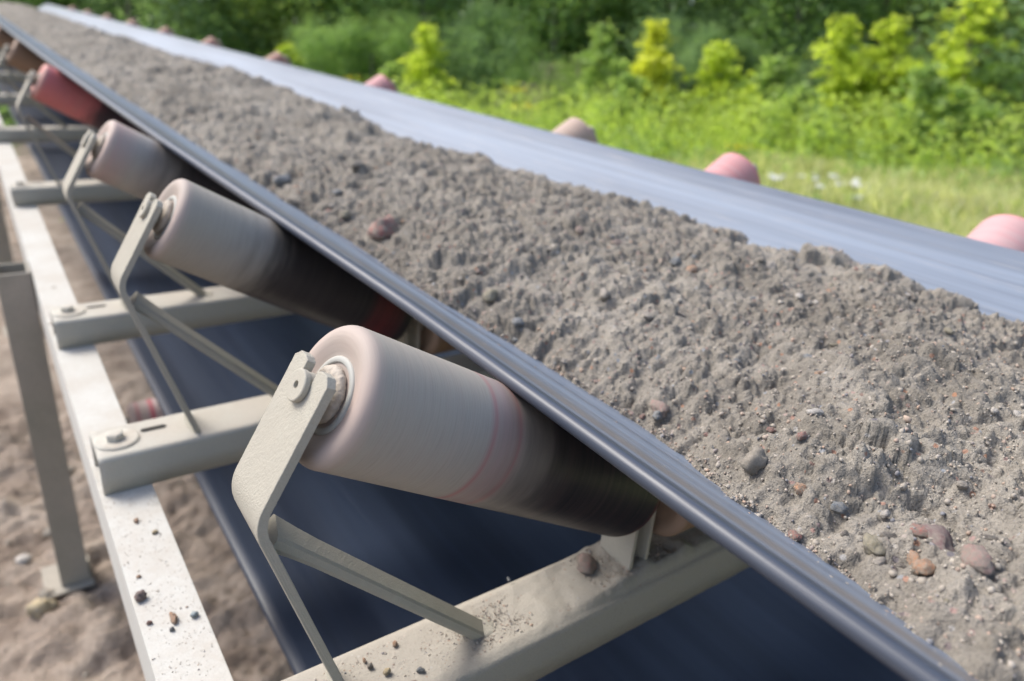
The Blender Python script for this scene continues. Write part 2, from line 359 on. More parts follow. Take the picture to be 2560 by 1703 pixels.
# inner underside / end walls: thickness through solidify
def plate_path(far=False):
    th = .009
    P = [(.063, .4645), (-.0087, .341), (.0782, HB - .001)]
    P = [Vector((a, b)) for a, b in P]
    o = fillet(P, .045, 10)
    inner = []
    for i, q in enumerate(o):
        a = o[max(0, i - 1)]; b = o[min(len(o) - 1, i + 1)]; d = (b - a).normalized(); inner.append(q + Vector((-d.y, d.x)) * th)
    return o, inner
def bracket_mesh():
    o, inn = plate_path(); w = .0745 / 2; sl = .0118
    # refine first straight
    A, B = o[0], o[1]; Ai, Bi = inn[0], inn[1]
    L0 = (B - A).length; ts = [0, .007 / L0, .018 / L0, .027 / L0, .0335 / L0, .05 / L0, .75]; oo = [A.lerp(B, t) for t in ts] + o[1:]; ii = [Ai.lerp(Bi, t) for t in ts] + inn[1:]
    # refine leg
    ys = [-w, -w + .008, -sl - .006, -sl, 0, sl, sl + .006, w - .008, w]
    n = len(ys); V = []
    L = (B - A).length; d = (B - A).normalized(); slot_rows = 4
    for S_ in (oo, ii):
        for r, p in enumerate(S_):
            for c, y in enumerate(ys):
                q = Vector((p.x, p.y))
                if r == 0 and c in (0, n - 1): q += d * .007
                if r == 0 and c in (3, 5): q += d * .003
                if r == slot_rows and c in (3, 5): q -= d * .008
                V.append((q.x, y, q.y))
    R = len(oo); off = R * n; F = []
    def present(r, c): return 0 <= r < R - 1 and 0 <= c < n - 1 and not (r < slot_rows and c in (3, 4))
    for r in range(R - 1):
        for c in range(n - 1):
            if not present(r, c): continue
            a, b, e, f = r * n + c, r * n + c + 1, (r + 1) * n + c + 1, (r + 1) * n + c
            F.append((a, b, e, f)); F.append((off + f, off + e, off + b, off + a))
            if not present(r - 1, c): F.append((b, a, off + a, off + b))
            if not present(r + 1, c): F.append((f, e, off + e, off + f))
            if not present(r, c - 1): F.append((a, f, off + f, off + a))
            if not present(r, c + 1): F.append((e, b, off + b, off + e))
    me = pymesh('bracket', V, F); bm = bmesh.new(); bm.from_mesh(me); bmesh.ops.recalc_face_normals(bm, faces=bm.faces)
    loose = [v for v in bm.verts if not v.link_faces]; bmesh.ops.delete(bm, geom=loose, context='VERTS')
    bm.to_mesh(me); bm.free(); return me
def brace_mesh():
    a, b = Vector((.0165, 0, .306)), Vector((.262, 0, .060)); d = (b - a).normalized(); n = Vector((-d.z, 0, d.x)); n = n if n.z > 0 else -n
    V = []; N = 12                                            # a bar set on edge: broad upper face turned to the outside, narrow lower face
    sec = [(-.0150, -.0105), (-.0165, -.0060), (-.0160, .0010), (-.0125, .0038), (.0085, .0110), (.0115, .0100), (.0120, .0060), (.0110, -.0105)]; K = len(sec)
    for k in range(N + 1):
        p = a.lerp(b, k / N); g = 1.0 + .22 * max(0, 1 - k / 1.5)
        for (sy, sn) in sec:
            q = p + n * (sn * g * .88); V.append((q.x, sy * g * .88, q.z))
    F = []
    for k in range(N):
        for i in range(K): j = (i + 1) % K; F.append((k * K + i, k * K + K + i, k * K + K + j, k * K + j))
    F += [tuple(range(K)), tuple(range(N * K + K - 1, N * K - 1, -1))]
    return pymesh('brace', V, F)
def mirror_mesh(me):
    m = me.copy(); n = len(m.vertices); co = np.empty(n * 3, np.float32); m.vertices.foreach_get('co', co); co = co.reshape(-1, 3); co[:, 0] = 2 * XC - co[:, 0]
    m.vertices.foreach_set('co', co.ravel()); m.flip_normals(); m.update(); return m
brk_me = bracket_mesh(); brk_far = mirror_mesh(brk_me); brc_me = brace_mesh(); brc_far = mirror_mesh(brc_me)
def rough_up(o, s=.0006, tex=.004):
    sd = o.modifiers.new('sub', 'SUBSURF'); sd.subdivision_type = 'SIMPLE'; sd.levels = sd.render_levels = 4
    tx = bpy.data.textures.new('grit', 'CLOUDS'); tx.noise_scale = tex; tx.noise_depth = 3
    dm = o.modifiers.new('grit', 'DISPLACE'); dm.texture = tx; dm.strength = s * 2; dm.mid_level = .5
def washer_mesh(): return lathe('bolt_washer', [(0, .034), (.002, .034), (.004, .031)], 40)
def hexbolt_mesh(): return lathe('bolt_head', [(0, .0145), (.009, .0145), (.011, .012)], 6)
def slot_mesh():
    V = []; n = 10
    for k in range(n + 1): a = math.pi / 2 + math.pi * k / n; V.append((-.014 + .0065 * math.cos(a), .0065 * math.sin(a), 0))
    for k in range(n + 1): a = -math.pi / 2 + math.pi * k / n; V.append((.014 + .0065 * math.cos(a), .0065 * math.sin(a), 0))
    return pymesh('slot', V, [tuple(range(len(V)))])
wm, hm, sm = washer_mesh(), hexbolt_mesh(), slot_mesh()
ROT_UP = Matrix.Rotation(rad(-90), 4, 'Y')       # local X to +Z
def stone_mesh(seed, sub=3):
    bm = bmesh.new(); bmesh.ops.create_icosphere(bm, subdivisions=sub, radius=1); o = Vector((seed * 3.1, seed * 1.7, 0))
    for v in bm.verts:
        n = mnoise.fractal(v.co * .9 + o, 1, 2, 3); n2 = mnoise.noise(v.co * 2.6 + o)
        v.co *= 1 + .40 * n + .20 * n2 + .08 * mnoise.noise(v.co * 5 + o); v.co.z = max(v.co.z, -.8); v.co.x = min(v.co.x, .85 + .1 * v.co.y)
    me = bpy.data.meshes.new('stone'); bm.to_mesh(me); bm.free(); me.polygons.foreach_set('use_smooth', [True] * len(me.polygons)); return me
SM0 = [stone_mesh(21), stone_mesh(22)]
for k, y in enumerate(IDLERS):
    mw = M4 @ T(0, y, 0)
    lab = f"{ADJ[k]} idler frame up the belt, " + ['beam heaped with sand and pebbles', 'beam with a big washer and slot beside the rail', 'beam carrying sand behind the joint in the rail', 'beam under the coral red roller', 'beam under the small brown roller', 'blurred beam at the left edge of the picture'][k] if k < 6 else f"{ADJ[k]} idler frame up the belt, mostly hidden behind nearer rollers"
    f = empty('idler_frame', mw, lab, 'idler frame', 'idler frames across the conveyor rails')
    if k == 0: bm_ = base_beam(True, 3); bmat = M_basedirty
    else: bm_ = base_clean; bmat = M_base
    b = obj('base_beam', bm_, bmat, f); so = b.modifiers.new('wall', 'SOLIDIFY'); so.thickness = .007; so.offset = 1
    for far in (False, True):
        br = obj('bracket', brk_far if far else brk_me, M_brk, f); bev(br, .0015, 2, 40)
        bc = obj('brace', brc_far if far else brc_me, M_brk, f)
        if k <= 1 and not far: rough_up(br, .0003, .0016)
        if k == 0 and not far: rough_up(bc, .0002, .0018)
        sgn = (lambda x: mirror(x)) if far else (lambda x: x)
        if k < 3:
            for nm, xx, sx_, sy_, par in (('weld', .0795, .0075, .040, br), ('weld', .262, .017, .020, bc)):
                w_ = SM0[1].copy(); w_.materials.clear(); o_ = obj('weld', w_, M_brk, par); o_.matrix_local = T(sgn(xx), 0, HB) @ Matrix.Diagonal((sx_, sy_, .0042, 1))
        if k:
            ws = obj('washer', wm, M_bolt, f); ws.matrix_local = T(sgn(-.036), 0, HB + .0002) @ ROT_UP
            hb_ = obj('bolt', hm, M_bolt, f); hb_.matrix_local = T(sgn(-.038), 0, HB + .0042) @ ROT_UP
            sl_ = obj('slot', sm, M_hole, f); sl_.matrix_local = T(sgn(.022), .012, HB + .0006)
        # inner supports of the wing roller and of the middle roller
        for xx, zt in ((.478, .235), (.506, .215)):
            xx = sgn(xx); s_ = obj('inner_support', boxm('inner_support', xx - .003, xx + .003, -.030, .030, HB - .004, zt), M_brk, f); bev(s_, .0015, 2)

# ------------------------------------------------------------------ rollers
R1 = RR - .0075
def shell_prof(L):
    p = [(.006, .0362), (.0045, .040), (.0015, .047), (-.0002, .0535)]
    for i in range(9):
        a = i / 8 * math.pi / 2; p.append((.0115 - .0115 * math.cos(a), RR - .0115 + .0115 * math.sin(a)))
    q = [(L - x, r) for x, r in p][::-1]
    mid = [(.02 + (L - .04) * t / 12, RR) for t in range(13)]
    return p + mid + q
shell_me = {}
def roller(name, mw, kind, capk, label, group, L=LR, detail=True):
    e = empty(name, mw, label, 'roller', group)
    me = lathe('shell', shell_prof(L), 96)
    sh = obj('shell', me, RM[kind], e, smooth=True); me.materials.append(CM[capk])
    for p in me.polygons:
        c = p.center
        if c.x < .0075 and p.normal.x < -.55: p.material_index = 1
    me2 = lathe('shaft', [(-.0245, .0030), (-.0250, .0033), (-.0285, .0036), (-.0287, .0135), (-.0280, .0148), (-.0230, .0148), (-.0229, .0135), (-.0228, .0128)] , 40)
    s1 = obj('shaft', me2, M_brk, e, smooth=False); bev(s1, .0006, 2, 30)
    neck = obj('shaft_neck', lathe('shaft_neck', [(-.0229, .014), (.006, .014)], 32, flat=.0092), M_brk, s1)
    if detail:
        o = obj('seal_ring', lathe('seal_ring', [(.012, .0300), (.0050, .0300), (.0040, .0310), (.0040, .0345), (.0052, .0362), (.012, .0362)], 72), M_ring, e, smooth=True)
        o = obj('recess', lathe('recess', [(.0095, .0325), (.0115, .0325)], 48), M_black, e)
        me3 = lathe('seal_disc', [(.009, .0262), (.001, .0270), (-.0025, .0255), (-.0040, .019), (-.0040, .012), (-.002, .010)], 64)
        o = obj('seal_disc', me3, M_seal, e, smooth=True); rough_up(o, .0010, .005)
        o.modifiers['sub'].levels = o.modifiers['sub'].render_levels = 2; o.modifiers['sub'].subdivision_type = 'CATMULL_CLARK'
    return e
def axis_mat(y, t, far=False, center=False):
    if center: R = Matrix.Identity(3); p = Vector((XC - LR / 2, y, .178))
    elif not far: X = AX; Z = NR; Yv = Z.cross(X); R = Matrix((X, Yv, Z)).transposed(); p = Vector((.0514, y, .4446)) + AX * t
    else:
        X = Vector((-AX.x, 0, AX.z)); Z = Vector((-NR.x, 0, NR.z)); Yv = Z.cross(X); R = Matrix((X, Yv, Z)).transposed(); p = Vector((mirror(.0514), y, .4446)) + X * t
    return M4 @ T(*p) @ R.to_4x4()
near_k = ['near', 'second', 'third', 'red', 'brown', 'brown', 'brown', 'rust', 'rust', 'rust', 'rust']
near_l = ['large beige roller with pinkish end face and a thin red ring, nearest to the camera',
 'beige dusty roller second from the camera with clogged end socket', 'rosy beige roller third from the camera, between the beige and the red one',
 'bright coral red roller with its dark inner half under the belt', 'small brown roller just behind the coral red roller',
 'blurred brown roller cut by the left edge of the picture', 'seventh roller on the near side, behind the blurred brown one', 'eighth roller on the near side, far up the belt',
 'ninth roller on the near side, far up the belt', 'tenth roller on the near side, far up the belt', 'eleventh roller on the near side, near the top end']
far_k = ['pink', 'coral', 'tan', 'coral', 'rust', 'rust', 'rust', 'rust', 'rust', 'rust', 'rust']
far_l = ['pale pink roller end cut by the right edge of the picture', 'rosy pink roller end behind the far belt edge below a yellow flower',
 'tan brown roller end behind the far belt edge, between two pink ones', 'small pink roller end behind the far belt edge left of the tan one',
 'dull brown roller end first to the left of the small pink one', 'brown roller end second to the left of the small pink one', 'brown roller end third to the left of the small pink one',
 'tiny red brown roller end fourth to the left of the small pink one', 'tiny red brown roller end fifth to the left of the small pink one', 'tiny red brown roller end sixth to the left of the small pink one',
 'topmost tiny red brown roller end behind the far belt edge']
for k, y in enumerate(IDLERS):
    ck = near_k[k] if near_k[k] in CM else 'far'
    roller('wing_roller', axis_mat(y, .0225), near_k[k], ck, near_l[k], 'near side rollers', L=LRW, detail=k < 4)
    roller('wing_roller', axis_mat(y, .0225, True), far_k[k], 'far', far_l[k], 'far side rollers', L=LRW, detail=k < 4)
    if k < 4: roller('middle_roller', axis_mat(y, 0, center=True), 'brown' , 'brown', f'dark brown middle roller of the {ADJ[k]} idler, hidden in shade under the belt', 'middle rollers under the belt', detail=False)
for i, (y, x0) in enumerate(((1.40, .065),)):
    e = empty('return_roller', M4 @ T(x0, y, -.308), 'small dusty pink return roller with a red ring, end sticking out below the lower belt', 'roller')
    L = 1.38; p = [(0, .030), (.001, .040)] + [(.008, .046), (.012, .048), (L - .012, .048), (L, .04), (L, .03)]
    rm = roller_mat('return_roller_pink', (.5, .40, .38), (.46, .30, .30), (.4, .28, .27), L=L, dusted=.6, rings=((.055, .004, (.5, .06, .10), .9), (.02, .003, (.45, .1, .12), .6)), dustiness=.7)
    obj('shell', lathe('shell', p, 48), rm, e, smooth=True)
    obj('shaft', lathe('shaft', [(-.04, .012), (0.002, .012)], 20), M_brk, e)
    for xb in (-.045, L + .02): obj('hanger', boxm('hanger', xb, xb + .008, -.02, .02, -.03, .17), M_base, e)

# ------------------------------------------------------------------ belt
TK = .016
def edge_near(y): return float(np.interp(y, [-1.2, -.3, .05, .25, .68, 1.22, 3.0, 4.5, 16], [.257, .256, .268, .272, .238, .195, .128, .105, .09]))
def wing_z(x): return (.4768 - .5 * x) / .86603
def belt_bottom(y, n=56):
    """underside polyline from the near edge to the far edge at station y"""
    xe = edge_near(y); xf = 1.305; xb = .531; P = []
    fl = RR + .178 + .0002
    xs = np.concatenate([np.linspace(xe, xb + .06, 16), np.linspace(xb + .06, mirror(xb + .06), 10)[1:], np.linspace(mirror(xb + .06), xf, 18)[1:]])
    out = []
    for x in xs:
        a = wing_z(x); b = wing_z(mirror(x)); k = .012      # smooth maximum of wing, flat, wing
        m = max(a, b, fl); out.append((x, m + k * math.log(sum(math.exp((q - m) / k) for q in (a, b, fl))) ))
    out = [(x, z) for x, z in out]
    return out
def belt_mesh(y0, y1, ny):
    V, F, U = [], [], []; n = None
    for j in range(ny + 1):
        y = y0 + (y1 - y0) * (j / ny) ** 1.6
        B = [Vector(p) for p in belt_bottom(y)]
        d2 = 1e9
        # loop: bottom near->far, rounded far lip, top far->near, rounded near lip
        nor = []
        for i in range(len(B)):
            t = (B[min(i + 1, len(B) - 1)] - B[max(i - 1, 0)]).normalized(); nor.append(Vector((-t.y, t.x)))
        loop = [(b, i) for i, b in enumerate(B)]
        tf = (B[-1] - B[-2]).normalized(); c = B[-1] + nor[-1] * TK / 2
        for a in (-60, -30, 0, 30, 60): loop.append((c + (tf * math.cos(rad(a)) + nor[-1] * math.sin(rad(a))) * TK / 2, len(B) - 1))
        loop += [(B[i] + nor[i] * TK, i) for i in range(len(B) - 1, -1, -1)]
        tn = (B[0] - B[1]).normalized(); c = B[0] + nor[0] * TK / 2
        for a in (60, 30, 0, -30, -60): loop.append((c + (tn * math.cos(rad(a)) + nor[0] * math.sin(rad(a))) * TK / 2, 0))
        cum = [0]
        for i in range(1, len(B)): cum.append(cum[-1] + (B[i] - B[i - 1]).length)
        n = len(loop)
        for q, i in loop: V.append((q.x, y, q.y)); U.append((min(cum[i], (cum[-1] - cum[i]) + .065), y))
    for j in range(ny):
        for i in range(n):
            k = (i + 1) % n; F.append((j * n + i, j * n + n + i, j * n + n + k, j * n + k))
    F.append(tuple(range(n))); F.append(tuple(range(ny * n + n - 1, ny * n - 1, -1)))
    me = pymesh('carrying_run', V, F); uv = me.uv_layers.new(name='UVMap')
    co = np.zeros(len(me.loops) * 2, np.float32); vi = np.zeros(len(me.loops), np.int32); me.loops.foreach_get('vertex_index', vi)
    uv.data.foreach_set('uv', np.array(U, np.float32)[vi].ravel())
    bm = bmesh.new(); bm.from_mesh(me); bmesh.ops.recalc_face_normals(bm, faces=bm.faces); bm.to_mesh(me); bm.free()
    return me
belt = empty('conveyor_belt', M4.copy(), 'long troughed grey rubber conveyor belt with its dark blue lower run returning beneath', 'conveyor belt')
obj('carrying_run', belt_mesh(-1.15, END, 150), M_belt, belt, smooth=True)
def ret_mesh():
    ys = np.concatenate([np.linspace(-1.2, 3, 60), np.linspace(3, END, 60)[1:]])
    xs = np.linspace(.142, mirror(.142), 60); V = []; F = []; n = 2 * len(xs) + 6
    for y in ys:
        top = []; 
        for x in xs:
            u = (x - XC) / .613; z = -.25 - .010 * (1 - abs(u) ** 6) - .010 * math.sin((y - 1.4) / 3.2 * math.pi) ** 2
            top.append((x, z))
        lp = top + [(xs[-1] + .005, top[-1][1] - .003), (xs[-1] + .006, top[-1][1] - .007), (xs[-1] + .004, top[-1][1] - .012)] + [(x, z - TK) for x, z in top[::-1]] + [(xs[0] - .004, top[0][1] - .012), (xs[0] - .006, top[0][1] - .007), (xs[0] - .005, top[0][1] - .003)]
        V += [(a, y, b) for a, b in lp]
    for j in range(len(ys) - 1):
        for i in range(n): k = (i + 1) % n; F.append((j * n + i, j * n + k, j * n + n + k, j * n + n + i))
    F.append(tuple(range(n - 1, -1, -1))); F.append(tuple(range((len(ys) - 1) * n, len(ys) * n)))
    me = pymesh('return_run', V, F); bm = bmesh.new(); bm.from_mesh(me); bmesh.ops.recalc_face_normals(bm, faces=bm.faces); bm.to_mesh(me); bm.free(); return me
obj('return_run', ret_mesh(), M_ret, belt, smooth=True)
hp = empty('head_pulley', M4 @ T(.12, END + .05, 0), 'big head pulley at the far upper end of the belt', 'pulley')
o = obj('drum', lathe('drum', [(0, .1), (.002, .235), (1.26, .235), (1.262, .1)], 48), M_leg, hp, smooth=False)
obj('shaft', lathe('shaft', [(-.1, .04), (1.37, .04)], 24), M_leg, hp)
# belt wrapped round the head
V = []; F = []; N = 20
for k in range(N + 1):
    a = math.pi / 2 - math.pi * k / N
    for x in (.10, 1.36):
        for r in (.238, .252): V.append((x, END + .05 + r * math.cos(a), r * math.sin(a)))
for k in range(N):
    b = k * 4; F += [(b, b + 4, b + 6, b + 2), (b + 1, b + 3, b + 7, b + 5), (b, b + 1, b + 5, b + 4), (b + 2, b + 6, b + 7, b + 3)]
obj('head_wrap', pymesh('head_wrap', V, F), M_ret, belt)

# ------------------------------------------------------------------ load of sand
ysr = [-.66]
while ysr[-1] < END - .4:
    y = ysr[-1]; ysr.append(y + (.0021 if y < 0 else .0021 + .0043 * y))
YR = np.array(ysr); XR = np.linspace(.292, 1.215, 430)
X, Y = np.meshgrid(XR, YR)
near_c = np.interp(YR, [-.66, -.45, -.30, -.07, .16, .43, 1.26, 3, 16], [.275, .315, .375, .455, .468, .425, .412, .36, .33])[:, None]
far_c = np.interp(YR, [-.66, 0, .2, .45, .7, 1.1, 1.7, 2.3, 3.4, 4.5, 7.4, 16], [1.175, 1.17, 1.185, 1.17, 1.16, 1.15, 1.13, 1.15, 1.17, 1.165, 1.13, 1.15])[:, None]
near_c = near_c + .030 * fbm(Y[:, :1] * 9, Y[:, :1] * 0, 41, 5) + .010 * fbm(Y[:, :1] * 60, Y[:, :1] * 0, 45, 3); far_c = far_c - .030 + .022 * fbm(Y[:, :1] * 7, Y[:, :1] * 0, 43, 4)
u = np.clip((X - near_c) / (far_c - near_c), -.25, 1.25)
zn = (.4768 - .5 * near_c) / .86603 + TK; zf = (.4768 - .5 * (2 * XC - far_c)) / .86603 + TK
prof = (zn * (1 - u) + zf * u) + .062 * np.where((u > 0) & (u < 1), (4 * u * (1 - u)) ** .85 , -4 * np.abs(u * (1 - u)) * .6)
prof += .012 * np.sin(Y * 2.1 + 1) * np.clip(4 * u * (1 - u), 0, 1)
H = prof + .024 * fbm(X * 9, Y * 8, 3, 3) * np.clip(4 * u * (1 - u) * 2, .1, 1) + .012 * fbm(X * 34, Y * 30, 8, 3)
ridge = 1 - np.abs(fbm(X * 55, Y * 50, 12, 3)); H += .0075 * (ridge - .75)
amp = np.clip(4 * u * (1 - u) * 3, .25, 1)
H += .004 * fbm(X * 130, Y * 120, 22, 2) * amp
base0 = H.copy()
def stamp(cx, cy, r, sq, ex, seed, el=1.0):
    j0, j1 = np.searchsorted(YR, [cy - r * el * 1.3, cy + r * el * 1.3]); i0, i1 = np.searchsorted(XR, [cx - r * 1.3, cx + r * 1.3])
    if j1 - j0 < 2 or i1 - i0 < 2: return
    x = X[j0:j1, i0:i1] - cx; y = (Y[j0:j1, i0:i1] - cy) / el
    a = np.arctan2(y, x); rr = r * (1 + .22 * np.sin(a * 2 + seed) + .14 * np.sin(a * 3 + seed * 2.3) + .08 * np.sin(5 * a + seed * 3.1))
    d2 = (x * x + y * y) / (rr * rr)
    b = base0[min((j0 + j1) // 2, len(YR) - 1), min((i0 + i1) // 2, len(XR) - 1)]
    h = np.where(d2 < 1, b + ex * r + sq * r * np.sqrt(np.clip(1 - d2, 0, 1)), -9)
    np.maximum(H[j0:j1, i0:i1], h, out=H[j0:j1, i0:i1])
def crumbs(n, y0, y1, r0, r1, pw=2.6, ex=-.15):
    for _ in range(n):
        cy = rng.uniform(y0, y1); cx = rng.uniform(.33, 1.17); r = r0 * (1 - rng.random() * (1 - (r0 / r1) ** pw)) ** (-1 / pw)
        stamp(cx, cy, r, rng.uniform(.45, .95), rng.uniform(ex - .25, ex + .2), rng.uniform(0, 6.3), rng.uniform(.85, 1.5))
crumbs(6000, -.64, .9, .0045, .014); crumbs(5000, .9, 3, .008, .022); crumbs(6000, 3, 14, .014, .034)
def cells(x, y, f, seed, occ=.7, w=.012):
    """crumb heights: a jittered lump in every occupied cell"""
    x = x * f + .35 * fbm(x * f * .7, y * f * .7, seed + 2, 2); y = y * f * .85 + .35 * fbm(x * .7 + 5, y * f * .7, seed + 3, 2)
    xi, yi = np.floor(x).astype(np.int64), np.floor(y).astype(np.int64); best = np.zeros_like(x)
    def h(a, b, s):
        n = (a * 374761393 + b * 668265263 + (seed + s) * 1442695041) & 0xffffffff
        n = ((n ^ (n >> 13)) * 1274126177) & 0xffffffff
        return ((n ^ (n >> 16)) & 0xffff) / 65535.0
    for dx in (-1, 0, 1):
        for dy in (-1, 0, 1):
            a, b = xi + dx, yi + dy; px_, py_ = a + h(a, b, 11), b + h(a, b, 12); r = (.30 + .42 * h(a, b, 13)) * (h(a, b, 14) < occ)
            q = r * r - (x - px_) ** 2 - (y - py_) ** 2; best = np.maximum(best, np.sqrt(np.clip(q, 0, None)) * (.7 + .6 * h(a, b, 15)))
    return best / f
patch = np.clip((fbm(X * 7, Y * 5.5, 77, 4) + .22) * 2.4, 0, 1); am = np.clip(4 * u * (1 - u) * 3, .22, 1) * (.40 + .75 * patch); NY = YR < 3.2
H += .42 * am * cells(X, Y, 34, 101, .28) - .45 * am * cells(X, Y, 58, 141, .35)
H[YR < 6] += (.62 * am * cells(X, Y, 75, 111, .42))[YR < 6]
H[NY] += (.90 * am[NY] * cells(X[NY], Y[NY], 140, 121, .55))
N2 = YR < 1.2; H[N2] += (1.0 * am[N2] * cells(X[N2], Y[N2], 270, 131, .6))
H -= .006
for (cx, cy, r) in ((1.10, .17, .030), (1.115, .14, .024), (1.09, .06, .026), (1.10, .02, .022), (1.10, .39, .022), (.54, -.30, .022), (.56, -.32, .016), (1.10, -.06, .024), (1.09, .56, .018)):
    stamp(cx, cy, r, .80, .12, cx * 9, 1.35)
    for q in range(9): stamp(cx + rng.normal(0, r * .5), cy + rng.normal(0, r * .7), r * rng.uniform(.25, .5), .8, 1.3, q, 1.2)
H += .0015 * fbm(X * 330, Y * 330, 31, 2)
# near and far rims sink into the belt
H = np.where(u < 0, np.minimum(H, prof - .004), H); H = np.where(u > 1, np.minimum(H, prof - .004), H)
# keep only what rises above the belt top
bt = np.maximum(np.maximum((.4768 - .5 * X) / .86603, (.4768 - .5 * (2 * XC - X)) / .86603), .2447) + TK
H = np.where((u < -.02) | (u > 1.02), bt - .0075, np.maximum(H, bt - .0075))
load = obj('sand_load', gridmesh('sand_load', X, Y, H), M_sand, mw=M4.copy())
tag(load, 'heap of damp crumbly grey brown sand lying along the moving belt', 'sand', kind='stuff')
def load_z(x, y):
    j = min(np.searchsorted(YR, y), len(YR) - 1); i = min(np.searchsorted(XR, x), len(XR) - 1); return float(H[j, i])

# ------------------------------------------------------------------ stones
SM = [stone_mesh(i + 1) for i in range(7)]; smc = {}
def smesh(i, c):
    if (i, c) not in smc:
        m = SM[i].copy(); m.materials.append(ST[c]); smc[(i, c)] = m
    return smc[(i, c)]
def stone(name, x, y, z, sx, sy, sz, c, label, cat='stone', group=None, rz=0, i=0, tilt=0):
    o = bpy.data.objects.new(name, smesh(i, c)); COL.objects.link(o)
    o.matrix_world = M4 @ T(x, y, z) @ Matrix.Rotation(rz, 4, 'Z') @ Matrix.Rotation(tilt, 4, 'X') @ Matrix.Diagonal((sx, sy, sz, 1))
    return tag(o, label, cat, group)
named = [
 (.493, .756, .036, .028, .026, 'red', 'red brown stone, biggest on the left side of the sand, half caked with soil', .6, 0),
 (.464, 1.251, .024, .017, .013, 'blue', 'smooth blue grey stone beside an orange one near the belt edge', .3, 1),
 (.463, 1.15, .021, .015, .012, 'orange', 'tan orange stone touching the blue grey stone near the belt edge', .9, 2),
 (.598, 1.11, .018, .015, .012, 'dark', 'round dark stone alone on the sand, right of the blue grey stone', 0, 3),
 (.447, -.365, .020, .012, .013, 'purple', 'angular purple brown stone low on the right side of the sand heap', 1.1, 4),
 (.420, -.405, .016, .010, .007, 'pink', 'flat pinkish stone just right of the purple brown stone', .5, 5),
 (.500, -.013, .016, .011, .009, 'pink', 'salmon pink stone at the lower sand edge above a dark blue pebble', 1.2, 6),
 (.488, -.022, .010, .006, .006, 'blue', 'dark blue pebble just below the salmon pink stone', .4, 0),
 (.432, -.201, .016, .011, .011, 'clod', 'rounded pale grey stone near the lower edge of the sand', .2, 1),
 (.824, .034, .008, .006, .005, 'white', 'small white stone in the middle of the sand slope', .2, 2),
 (1.10, .78, .012, .010, .009, 'orange', 'small brown orange stone in the distance near the top of the heap', .2, 3),
 (.472, .89, .011, .010, .010, 'olive', 'small olive stone up the belt from the large red brown stone', .2, 4),
 (.494, .365, .017, .012, .012, 'olive', 'olive grey lump at the left edge of the sand, middle of the picture', .2, 5),
 (.423, -.364, .011, .006, .006, 'orange', 'bright orange elongated pebble left below the purple brown stone', .7, 6),
 (.414, -.336, .012, .009, .008, 'olive', 'yellowish olive pebble left of the purple brown stone', .7, 2),
 (.410, -.377, .011, .007, .006, 'orange', 'orange red pebble under the purple brown stone', .2, 3),
]
for (x, y, sx, sy, sz, c, lab, rz, i) in named:
    stone('stone', x, y, load_z(x, y) - sz * .10, sx, sy, sz, c, lab, 'stone', 'stones on the sand load', rz, i)
pc = {'orange': 'orange pebbles strewn in the sand load', 'pink': 'pinkish pebbles strewn in the sand load', 'blue': 'blue grey pebbles strewn in the sand load',
      'white': 'whitish pebbles strewn in the sand load', 'dark': 'dark pebbles strewn in the sand load', 'grey': 'grey pebbles strewn in the sand load', 'red': 'red brown pebbles strewn in the sand load', 'olive': 'olive pebbles strewn in the sand load'}
pl = {'orange': 'small orange', 'pink': 'small pinkish', 'blue': 'small blue grey', 'white': 'small whitish', 'dark': 'small dark', 'grey': 'small grey', 'red': 'small red brown', 'olive': 'small olive'}
for q in range(290):
    y = -.62 + 2.4 * rng.random() ** 1.9; x = .40 + .74 * rng.random() ** 1.35 + .02; c = rng.choice(['orange', 'pink', 'blue', 'white', 'dark', 'grey', 'red', 'olive'], p=[.15, .14, .16, .06, .13, .2, .08, .08])
    if y < -.2: x -= .06 * rng.random()
    r = rng.uniform(.0026, .0054) * (1.25 if c == 'grey' else 1) * (1 + .75 * (rng.random() < .15))
    stone('pebble', x, y, load_z(x, y) - r * .05, r * rng.uniform(1, 1.7), r, r * rng.uniform(.6, .9), c, f'{pl[c]} pebble among others of its colour half sunk in the damp sand', 'pebble', pc[c], rng.uniform(0, 6), int(rng.integers(0, 7)))
# stones lying on the rail and on the nearest beam
rl = [(-.066, .330, .0085, .0075, .007, 'purple', 'dark violet stone on the outer edge of the rail'), (-.037, .270, .010, .0045, .0045, 'orange', 'elongated tan stone on the rail beside a pale blue one'),
      (-.0135, .263, .0050, .0050, .0045, 'aqua', 'pale blue round pebble near the inner edge of the rail'), (-.022, .463, .0050, .0032, .003, 'yellow', 'small yellow pebble on the rail'),
      (-.040, .505, .0062, .0036, .003, 'orange', 'tan sliver of stone on the rail below the beam'), (-.065, .278, .0034, .003, .003, 'red', 'tiny red brown pebble left on the rail, below the violet stone'),
      (-.043, .252, .0032, .003, .003, 'blue', 'tiny blue grey pebble on the rail in front of the tan stone'), (-.060, .375, .003, .003, .002, 'orange', 'tiny orange pebble on the rail, above the violet stone')]
for i, (x, y, a, b, c, m_, lab) in enumerate(rl): stone('pebble', x, y, c * .7, a, b, c, m_, lab, 'pebble', 'pebbles on the rail', .6 + i, i % 7)
